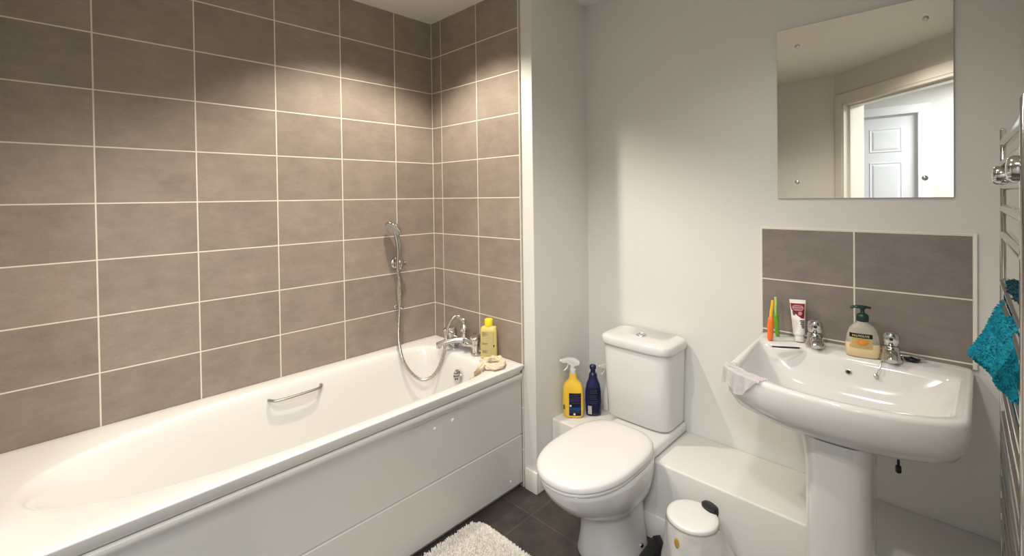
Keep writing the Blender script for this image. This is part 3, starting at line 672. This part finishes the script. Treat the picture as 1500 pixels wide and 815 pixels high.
# soap dispenser
p = P(1263, 521, 2, .8305)
so = thing('soap_dispenser', 'clear hand soap dispenser with dark green pump on the basin', 'soap dispenser', (p.x+.002, .340, .8305), .22); so.scale = (.93, .93, 1)
bm = NB(); loft(bm, [sring(0, 0, .0005, .044, .022, 3), sring(0, 0, .004, .050, .026, 3), sring(0, 0, .03, .051, .027, 3), sring(0, 0, .047, .0505, .0268, 3)]); finish(bm, 'soap_liquid', 'soap', parent=so, local=True, angle=60)
bm = NB(); loft(bm, [sring(0, 0, .047, .0505, .0268, 3), sring(0, 0, .07, .047, .0255, 2.8), sring(0, 0, .092, .040, .023, 2.6), sring(0, 0, .105, .029, .020, 2.3), sring(0, 0, .112, .018, .0165, 2), sring(0, 0, .120, .0155, .0155, 2)]); finish(bm, 'bottle_body', 'clear', parent=so, local=True, angle=60)
def soap_label(x0, x1, z0, z1, off): 
    bm = NB(); rows = []
    for z in (z0, z1):
        a_ = .051-.011*max(0, (z-.03)/.062)**1.4; b_ = .0272-.004*max(0, (z-.03)/.062)**1.3
        rows.append([bm.verts.new((x0+(x1-x0)*i/12, -b_*(max(0, 1-abs((x0+(x1-x0)*i/12)/a_)**2.8))**(1/2.8)-off, z)) for i in range(13)])
    for i in range(12): bm.faces.new((rows[0][i], rows[0][i+1], rows[1][i+1], rows[1][i]))
    bmesh.ops.solidify(bm, geom=bm.faces[:], thickness=.0003); return bm
lb = NB()
for z0, z1 in ((.032, .050), (.050, .068)): merge(lb, soap_label(-.040, .026, z0, z1, .0012))
lb = finish(lb, 'label', 'labelcream', parent=so, local=True)
bd = finish(soap_label(-.040, .026, .066, .080, .0020), 'label_band', 'green', parent=so, local=True)
t = text_bm('PALMOLIVE', .0098); bmesh.ops.translate(t, verts=t.verts[:], vec=(-.008, -.0278, .0726)); finish(t, 'lettering', 'labelcream', parent=bd, local=True, smooth=False)
bm = NB(); t = NB(); bmesh.ops.create_uvsphere(t, u_segments=20, v_segments=10, radius=1); merge(bm, t, Matrix.Translation((-.004, -.0282, .052)) @ Matrix.Diagonal((.016, .0012, .009, 1))); finish(bm, 'label_picture', 'almond', parent=lb, local=True)
bm = NB(); lathe(bm, [(.0165, .118), (.0185, .121), (.0185, .136), (.015, .142), (.008, .145), (.0065, .147), (.0062, .160), (0, .160)], k=28); pm = finish(bm, 'pump_collar', 'green', parent=so, local=True)
bm = NB(); lathe(bm, [(.007, .158), (.010, .160), (.011, .166), (.008, .169), (0, .1695)], k=20); tube(bm, catmull([Vector((.024, 0, .1645)), Vector((0, 0, .166)), Vector((-.022, -.002, .165)), Vector((-.036, -.003, .161))], 6), [.006]*4+[.0075]*8+[.006]*6+[.0045], k=12, flat=.7); finish(bm, 'pump_head', 'green', parent=pm, local=True)

# toothpaste tube standing on its cap
p = P(1171, 503, 2, .8305); tz = .8305
tt = thing('toothpaste_tube', 'white and red toothpaste tube standing against the tiles', 'toothpaste', (p.x-.004, .372, tz), .16, rot=(-.20, -.05, .16))
bm = NB(); rr = []
for i in range(13):
    t = i/12; z = .024+.122*t; a = .019+.0065*t; b = .0165*(1-t)**.7+.0012; rr.append(sring(0, 0, z, a, b, 2+.6*t, 36))
loft(bm, [sring(0, 0, .020, .012, .012, 2, 36)]+rr); tb = finish(bm, 'tube_body', 'tubewhite', parent=tt, local=True, angle=60)
bm = NB(); lathe(bm, [(.0155, .0005), (.0165, .002), (.0155, .020), (.012, .0215)], k=28); finish(bm, 'cap', 'whiteplastic', parent=tt, local=True)
bm = NB(); add_box(bm, (-.0262, -.0016, .140), (.0262, .0016, .153), .0006); finish(bm, 'crimp', 'tubewhite', parent=tt, local=True)
def tube_y(x, z): 
    t = max(0, min(1, (z-.024)/.122)); a = .019+.0065*t; b = .0165*(1-t)**.7+.0012; n = 2+.6*t
    return -b*(max(0, 1-abs(x/a)**n))**(1/n)
def tube_patch(poly, off, k=10, m=8):
    """poly: list of (z, x0, x1) rows"""
    bm = NB(); rows = []
    for z, x0, x1 in poly: rows.append([bm.verts.new((x0+(x1-x0)*i/k, tube_y(x0+(x1-x0)*i/k, z)-off, z)) for i in range(k+1)])
    for r, s in zip(rows, rows[1:]):
        for i in range(k): bm.faces.new((r[i], r[i+1], s[i+1], s[i]))
    bmesh.ops.solidify(bm, geom=bm.faces[:], thickness=.0002); return bm
bm = tube_patch([(.085, .010, .019), (.095, -.002, .020), (.105, -.012, .021), (.115, -.020, .0215), (.125, -.022, .0222), (.134, -.0228, .0228), (.139, -.0232, .0232)], .0006)
rd = finish(bm, 'red_panel', 'tubered', parent=tt, local=True)
bm = tube_patch([(.112, -.010, .012), (.116, -.016, .017), (.122, -.018, .019), (.128, -.017, .018), (.132, -.011, .012)], .0013); finish(bm, 'logo_oval', 'tubepink', parent=rd, local=True)
for z, segs in ((.127, ((-.011, -.008), (-.006, -.002), (.000, .004), (.006, .010))), (.119, ((-.013, -.009), (-.007, -.003), (-.001, .003), (.005, .008), (.010, .014)))):
    for s0, s1 in segs:
        q = [Vector((s0+(s1-s0)*i/6, tube_y(s0+(s1-s0)*i/6, z)-.0022, z+.0018*math.sin(i*1.9))) for i in range(7)]; bm = NB(); tube(bm, q, .0006, k=6); finish(bm, 'letter', 'tubeprint', parent=rd, local=True)
bm = tube_patch([(.096, .003, .010), (.100, .001, .013), (.105, .001, .014), (.109, .004, .011)], .0013); finish(bm, 'round_badge', 'tubepink', parent=rd, local=True)
for z, x0, x1 in ((.050, .010, .0185), (.056, .008, .019), (.062, .006, .019), (.068, .007, .02), (.074, .004, .02), (.100, -.018, -.008), (.105, -.019, -.010), (.095, -.017, -.009)): finish(tube_patch([(z, x0, x1), (z+.004, x0+.002, x1)], .0008, k=4), 'text_line', 'tubeprint', parent=tb, local=True)

# toothbrushes standing in the corner of the basin ledge, one more lying down
def standing_brush(label, loc, rot, m1, m2, fat):
    r = thing('toothbrush', label, 'toothbrush', loc, rot=rot); r.scale = (1, 1, 1.08)
    bm = NB(); z = [.0005, .008, .02, .032, .042, .052, .062, .072, .082]; w = [.006, .0085, .0095, .0078, .0095, .0105, .0085, .0092, .0058]
    tube(bm, [Vector((0, 0, q)) for q in z], [q*fat for q in w], k=16); finish(bm, 'handle', m1, parent=r, local=True, angle=80)
    bm = NB(); tube(bm, catmull([Vector((0, 0, .080)), Vector((.001, 0, .10)), Vector((.003, .0, .118)), Vector((.004, 0, .140))], 6), [.0055*fat+.0015*math.sin(PI*i/18) for i in range(19)], k=14, flat=.8); hd = finish(bm, 'neck', m2, parent=r, local=True)
    bm = NB()
    for i in range(3):
        for j in range(6): add_box(bm, (.0005+i*.003-.002, .004, .118+j*.0035), (.0028+i*.003-.002, .013, .1205+j*.0035), .0003, 1)
    finish(bm, 'bristles', 'whiteplastic', parent=hd, local=True)
p = P(1128, 499, 2, .8305); standing_brush('orange and yellow toothbrush standing at the left end of the basin', (p.x, p.y, .8305), (-.05, .03, 0), 'orange', 'amber', 1.15)
p = P(1139, 493, 2, .8305); standing_brush('green toothbrush standing behind the orange one on the basin', (p.x, p.y, .8305), (0.0, -.06, .3), 'limegreen', 'palegreen', .85)
a = P(1128, 506, 2, .837); b = P(1174, 509, 2, .837)
bm = NB(); d = (b-a); tube(bm, catmull([a, a+d*.3, a+d*.65, b], 6), [.006, .007, .0075, .008, .008, .0085, .008, .0075, .007, .0065, .006, .006, .0055, .005, .005, .005, .005, .005, .0045], k=14, flat=.75)
for v in bm.verts: v.co.z = max(v.co.z, .8308)
lt = tag(finish(bm, 'toothbrush', 'whiteplastic'), 'white and black toothbrush lying flat in front of the toothpaste tube', 'toothbrush')
bm = NB(); tube(bm, [a+d*.08+Vector((0, -.006, -.002)), a+d*.4+Vector((0, -.0085, -.002)), a+d*.95+Vector((0, -.005, -.002))], .0032, k=10); finish(bm, 'rubber_grip', 'black', parent=lt)

# cloth over the basin's front left corner
def rim_point(u):
    """outline of the rim from the left side (0) round the corner along the front (1)"""
    pl_ = basin_poly(0); i0 = min(range(len(pl_)), key=lambda i: (pl_[i]-Vector((1.630, .02))).length); 
    seg = [pl_[(i0+k) % len(pl_)] for k in range(60)]
    L = [0]
    for q, w in zip(seg, seg[1:]): L.append(L[-1]+(w-q).length)
    s = u*.165
    for i in range(len(L)-1):
        if L[i+1] >= s: 
            t = (s-L[i])/max(1e-9, L[i+1]-L[i]); return seg[i].lerp(seg[i+1], t)
    return seg[-1]
bm = NB(); nu, nv = 40, 26; G = []
for i in range(nu+1):
    u = i/nu; q = rim_point(u); inn = (BC-q).normalized(); row = []
    drop = .050+.016*math.exp(-((u-.62)/.10)**2)-.032*max(0, u-.72)/.28+.006*math.sin(u*17)
    if u > .72: drop = max(.004, .056-.22*(u-.70))
    inside = .030
    for j in range(nv+1):
        v = j/nv*(inside+.006+drop)
        if v < inside: xy = q+inn*(inside-v); z = .8335+.0012*math.sin(u*20+j)
        else:
            w = v-inside; xy = q-inn*(.0035+min(w, .006)*.5+.004*(w/.05)*(1+math.sin(u*26))); z = .8335-max(0, w-.002)
        row.append(bm.verts.new((xy.x, xy.y, z)))
    G.append(row)
for i in range(nu):
    for j in range(nv): bm.faces.new((G[i][j], G[i+1][j], G[i+1][j+1], G[i][j+1]))
bmesh.ops.solidify(bm, geom=bm.faces[:], thickness=.0022)
tag(finish(bm, 'face_cloth', 'cloth_white', angle=80), 'white face cloth draped over the left front corner of the basin', 'cloth')

# ------------------------------------------------------------------ mirror
mi = thing('mirror', 'frameless rectangular wall mirror above the splashback', 'mirror', (1.9175, YB-.004, 1.36))
bm = NB(); add_box(bm, (1.6685, YB-.0085, 1.3615), (2.1668, YB-.0030, 2.0095), .0008, 1); finish(bm, 'mirror_glass', 'mirror', parent=mi, smooth=False)
bm = NB(); add_box(bm, (1.6680, YB-.0050, 1.3610), (2.1673, YB-.0008, 2.0100)); finish(bm, 'mirror_backing', 'glassedge', parent=mi, smooth=False)
for x, y in ((1168, 68), (1356, 27), (1168, 267), (1355, 261)):
    p = P(x, y, 1, YB-.009); bm = NB(); lathe(bm, [(.0085, -.001), (.0085, .0015), (.006, .0035), (0, .0045)], k=20, M=axisM((p.x, YB-.0085, p.z), (0, -1, 0))); finish(bm, 'mirror_screw', 'steel', parent=mi)

# ------------------------------------------------------------------ towel radiator on the right wall
RX = 2.2565; Y1, Y2 = .05, -.50
ra = thing('towel_radiator', 'chrome ladder towel radiator on the right wall', 'radiator', (RX, (Y1+Y2)/2, .30))
for y in (Y1, Y2):
    bm = NB(); loft(bm, [sring(RX, y, z, .0055, .016, 3.5, 24) for z in (.30, 1.527)]+[sring(RX, y, 1.532, .003, .013, 3, 24)]); finish(bm, 'post', 'chrome', parent=ra, angle=50)
zs = [1.497, 1.447, 1.393, 1.338, 1.276]+[1.160-.050*i for i in range(6)]+[.84-.053*i for i in range(6)]+[.47-.050*i for i in range(3)]
for z in zs:
    bm = NB(); tube(bm, [Vector((RX+.004, Y1+(Y2-Y1)*i/8, z)) for i in range(9)], .0105, k=18); finish(bm, 'rail', 'chrome', parent=ra)
for y, z in ((Y1-.03, 1.418), (Y2+.02, 1.416)):
    bm = NB(); lathe(bm, [(.006, -.012), (.018, -.010), (.0225, -.004), (.0225, .010), (.019, .012), (.019, .016), (.0225, .018), (.0225, .034), (.012, .040), (.012, XR-RX+.008)], k=28, M=axisM((RX-.008, y, z), (1, 0, 0))); finish(bm, 'wall_bracket', 'chrome', parent=ra)
for y in (Y1, Y2):
    bm = NB(); tube(bm, catmull([Vector((RX, y, .32)), Vector((RX, y, .25)), Vector((RX+.01, y, .235)), Vector((XR, y, .235))], 5), .008, k=12); finish(bm, 'valve', 'chrome', parent=ra)

def shaggy(bm, cells, tuft_r, tuft_l, n, seed):
    """adds n short pile tufts over the faces already in the mesh"""
    rng = random.Random(seed); fs = [f for f in bm.faces]; ws = [f.calc_area() for f in fs]; fs = rng.choices(fs, ws, k=n); data = []
    for f in fs:
        vs = [v.co for v in f.verts]; a, b = rng.random(), rng.random(); p = (vs[0]*(1-a)+vs[1]*a)*(1-b)+(vs[3 % len(vs)]*(1-a)+vs[2]*a)*b
        nn = (f.normal+Vector((rng.uniform(-.8, .8), rng.uniform(-.8, .8), rng.uniform(-.8, .5)))*.7).normalized(); data.append((p.copy(), nn))
    for p, nn in data:
        l = tuft_l*rng.uniform(.6, 1.4); r = tuft_r*rng.uniform(.7, 1.3)
        a = nn.orthogonal().normalized(); b = nn.cross(a)
        base = [bm.verts.new(p-nn*r*.5+(a*math.cos(t)+b*math.sin(t))*r) for t in (0, 2.09, 4.19)]
        midl = [bm.verts.new(p+nn*l*.7+(a*math.cos(t)+b*math.sin(t))*r*.85) for t in (0, 2.09, 4.19)]
        top = bm.verts.new(p+nn*l)
        for i in range(3):
            j = (i+1) % 3; bm.faces.new((base[i], base[j], midl[j], midl[i])); bm.faces.new((midl[i], midl[j], top))

def towel(name, m, label, y0, y1, sec, seed, tufts):
    """sec: closed section (x from the rail, z); it swells and shifts along y"""
    bm = NB(); nu = 22; cs = catmull([Vector((a, 0, b)) for a, b in sec+[sec[0]]], 4)[:-1]; nv = len(cs); G = []
    ztop = max(p.z for p in cs)
    for i in range(nu+1):
        u = i/nu; y = y0+(y1-y0)*u; w = .55+.45*math.sin(PI*min(1, u*1.1+.08))**.7; row = []
        for p in cs:
            q = Vector((RX+p.x*(w if p.x < 0 else 1), y, ztop-(ztop-p.z)*(.8+.2*w)*(1-.40*u)+.006*math.sin(u*8+seed)))
            row.append(bm.verts.new(q+Vector((.007*noise.noise(q*28), .014*noise.noise(q*22+Vector((9, 0, 0))), .008*noise.noise(q*30+Vector((0, 5, 0)))))))
        G.append(row)
    for i in range(nu):
        for j in range(nv): bm.faces.new((G[i][j], G[i+1][j], G[i+1][(j+1) % nv], G[i][(j+1) % nv]))
    bm.faces.new(G[0]); bm.faces.new(G[-1][::-1])
    bmesh.ops.triangulate(bm, faces=[f for f in bm.faces if len(f.verts) > 4])
    bmesh.ops.recalc_face_normals(bm, faces=bm.faces[:]); bm.normal_update()
    shaggy(bm, None, .0015, .0045, tufts, seed)
    return tag(finish(bm, name, m, angle=60), label, 'towel')
towel('towel', 'teal', 'bright teal shaggy towel bunched over the radiator rails', .0, -.40, [(.014, 1.118), (-.010, 1.110), (-.032, 1.062), (-.056, 1.014), (-.042, .990), (-.024, .966), (-.016, .942), (-.006, .925), (.010, .920), (.020, .96), (.022, 1.04)], 3, 5200)
towel('towel', 'tealshade', 'teal towel with shade in its colour, tucked higher up behind the radiator rails', -.02, -.28, [(.016, 1.178), (.004, 1.172), (.001, 1.15), (.002, 1.132), (.012, 1.126), (.026, 1.13), (.028, 1.16)], 5, 900)

# ------------------------------------------------------------------ pedal bin
bc = Vector((1.512, -.020)); bz = .262
pb = thing('pedal_bin', 'small round pedal bin with white lid beside the toilet', 'bin', (bc.x, bc.y, 0), -.3)
bm = NB(); lathe(bm, [(.074, .001), (.078, .004), (.078, .02), (.081, .022), (.083, .252), (.080, .255)], k=48); finish(bm, 'bin_body', 'binwhite', parent=pb, local=True)
bm = NB(); lathe(bm, [(.080, .258), (.084, .259), (.0845, .266), (.082, .2695), (.070, .272), (.03, .2735), (0, .274)], k=48); lid = finish(bm, 'bin_lid', 'whiteplastic', parent=pb, local=True, angle=50)
bm = NB(); lathe(bm, [(.0815, .2545), (.0862, .2555), (.0862, .2595), (.083, .260)], k=48); finish(bm, 'lid_rim', 'seal', parent=lid, local=True)
q = P(1040, 741, 2, .281)-Vector((bc.x, bc.y, 0)); ca, sa = math.cos(.3), math.sin(.3); hcx, hcy = q.x*ca-q.y*sa, q.x*sa+q.y*ca
bm = NB(); t = NB(); loft(t, [sring(0, 0, 0, .030, .020, 2.4, 32), sring(0, 0, .010, .032, .022, 2.4, 32), sring(0, 0, .024, .031, .021, 2.4, 32), sring(0, 0, .028, .024, .015, 2.2, 32)]); merge(bm, t, Matrix.Translation((hcx, hcy, .256)) @ Matrix.Rotation(math.atan2(hcy, hcx)-PI/2, 4, 'Z')); finish(bm, 'hinge_cap', 'black', parent=lid, local=True)
# bin bag over the rim, loose on the right
bm = NB(); rings = []; k = 72
for i in range(12):
    t = i/11; z = .253-.19*t; r = []
    for j in range(k):
        a = 2*PI*j/k; loose = max(0, math.cos(a-.75))**3
        rad = .0868+.004*t*(1+math.sin(a*9+t*5))+.004*abs(math.sin(a*13+3*math.sin(t*6)))*t+.085*loose*t**1.1+.010*t*abs(math.sin(a*4+t*2))+.004*noise.noise(Vector((math.cos(a)*5, math.sin(a)*5, t*4)))
        r.append(Vector((rad*math.cos(a), rad*math.sin(a), z+.02*noise.noise(Vector((math.cos(a)*3, math.sin(a)*3, 7)))*t)))
    rings.append(r)
loft(bm, rings, cap0=False, cap1=False); finish(bm, 'bin_bag', 'bag', parent=pb, local=True, angle=80)
bm = NB(); t = NB(); bmesh.ops.create_uvsphere(t, u_segments=16, v_segments=8, radius=1); merge(bm, t, Matrix.Translation((.0945*math.cos(-1.42), .0945*math.sin(-1.42), .214)) @ Matrix.Rotation(-1.42, 4, 'Z') @ Matrix.Diagonal((.002, .009, .017, 1))); finish(bm, 'ochre_mark', 'stain', parent=pb, local=True)
bm = NB(); add_box(bm, (-.02, -.105, .008), (.02, -.07, .016), .003); finish(bm, 'pedal', 'black', parent=pb, local=True)

# unidentified black angular object between toilet foot and bin
p = P(955, 800, 2, .06)
bm = NB(); t = NB(); loft(t, [[Vector(q) for q in r] for r in (((-.060, -.03, 0), (.030, -.03, 0), (.030, .03, 0), (-.060, .03, 0)), ((-.056, -.03, .010), (.030, -.03, .010), (.030, .03, .010), (-.056, .03, .010)), ((.000, -.028, .088), (.026, -.028, .092), (.026, .028, .092), (.000, .028, .088)))])
bmesh.ops.bevel(t, geom=t.edges[:], offset=.002, segments=2, profile=.5, affect='EDGES'); merge(bm, t, Matrix.Translation((1.362, .0, .0005)) @ Matrix.Rotation(R44, 4, 'Z'))
tag(finish(bm, 'black_wedge', 'black'), 'small black wedge on the floor between toilet and bin', 'wedge')

# ------------------------------------------------------------------ bath mat
bm = NB(); pol = roundpoly([(.712, -1.02), (1.24, -1.02), (1.24, -.318), (.712, -.318)], .06, 8)
def matring(z, g): 
    c = Vector((.976, -.66)); return [Vector((c.x+(q.x-c.x)*(1-g/.26), c.y+(q.y-c.y)*(1-g/.36), z)) for q in pol]
loft(bm, [matring(.0008, .004), matring(.004, 0), matring(.010, 0), matring(.014, .006), matring(.0155, .06), matring(.0158, .16), matring(.016, .24)])
rg = finish(bm, 'bath_mat', 'rugback'); tag(rg, 'white shaggy bath mat on the dark floor beside the bath', 'bath mat')
bm = NB(); rng = random.Random(11)
def inside(x, y):
    n = len(pol); c = False
    for i in range(n):
        a, b = pol[i], pol[i-1]
        if (a.y > y) != (b.y > y) and x < (b.x-a.x)*(y-a.y)/(b.y-a.y)+a.x: c = not c
    return c
cnt = 0
while cnt < 15000:
    x = rng.uniform(.712, 1.24); y = -.318-.70*rng.random()**1.9
    if not inside(x, y): continue
    cnt += 1
    e = min(x-.712, 1.24-x, -.318-y)
    lean = Vector((rng.uniform(-.5, .5), rng.uniform(-.5, .5), 1))
    if e < .02: lean += Vector(((-.7 if x-.712 < .02 else 0)*.5, .6 if -.318-y < .02 else 0, 0))
    lean.normalize(); l = rng.uniform(.012, .020); r = rng.uniform(.0018, .0028); p = Vector((x, y, .008)); a = lean.orthogonal().normalized(); b = lean.cross(a)
    R0 = [bm.verts.new(p+(a*math.cos(t)+b*math.sin(t))*r*.8) for t in (0, 1.57, 3.14, 4.71)]
    R1 = [bm.verts.new(p+lean*l*.75+(a*math.cos(t)+b*math.sin(t))*r) for t in (0, 1.57, 3.14, 4.71)]
    tp_ = bm.verts.new(p+lean*l)
    for i in range(4):
        j = (i+1) % 4; bm.faces.new((R0[i], R0[j], R1[j], R1[i])); bm.faces.new((R1[i], R1[j], tp_))
pl2 = finish(bm, 'pile', 'rug', parent=rg, angle=80); pl2['kind'] = 'stuff'

# ------------------------------------------------------------------ lights: recessed downlights, an added fill spot, added hall fill
def spot(loc, e, col=(1, .90, .76), size=150, blend=.6, rad=.045, d=(0, 0, -1)):
    l = bpy.data.lights.new('downlight_or_fill', 'SPOT'); l.energy = e; l.color = col; l.spot_size = math.radians(size); l.spot_blend = blend; l.shadow_soft_size = rad
    o = bpy.data.objects.new('downlight_or_fill', l); COL.objects.link(o); o.location = loc
    o.rotation_euler = Vector(d).to_track_quat('-Z', 'Y').to_euler(); return o
spot((.53, -.50, 2.36), 37, (1, .90, .765), 122, .5, .032)
spot((1.15, -1.15, 2.36), 27, (1, .92, .82), 130, .6)
spot((1.74, -.42, 2.36), 9, (1, .96, .90), 135, .7)
spot((1.80, -1.30, 2.36), 17, (1, .95, .88), 150, .7)  # added fill spot by the door, lifts the faces towards the camera
l = bpy.data.lights.new('hall_fill', 'AREA'); l.shape = 'DISK'; l.size = .5; l.energy = 24; l.color = (.90, .95, 1)  # added area light, fill through the doorway in place of hall daylight
o = bpy.data.objects.new('hall_fill', l); COL.objects.link(o); o.location = (2.5, -2.5, 2.33)
w = bpy.data.worlds.new('world'); SC.world = w; w.use_nodes = True
w.node_tree.nodes['Background'].inputs['Color'].default_value = (.9, .95, 1, 1); w.node_tree.nodes['Background'].inputs['Strength'].default_value = .3
vs = SC.view_settings; vs.view_transform = 'Standard'; vs.look = 'None'; vs.gamma = 1; vs.use_curve_mapping = False; vs.exposure = 1.05
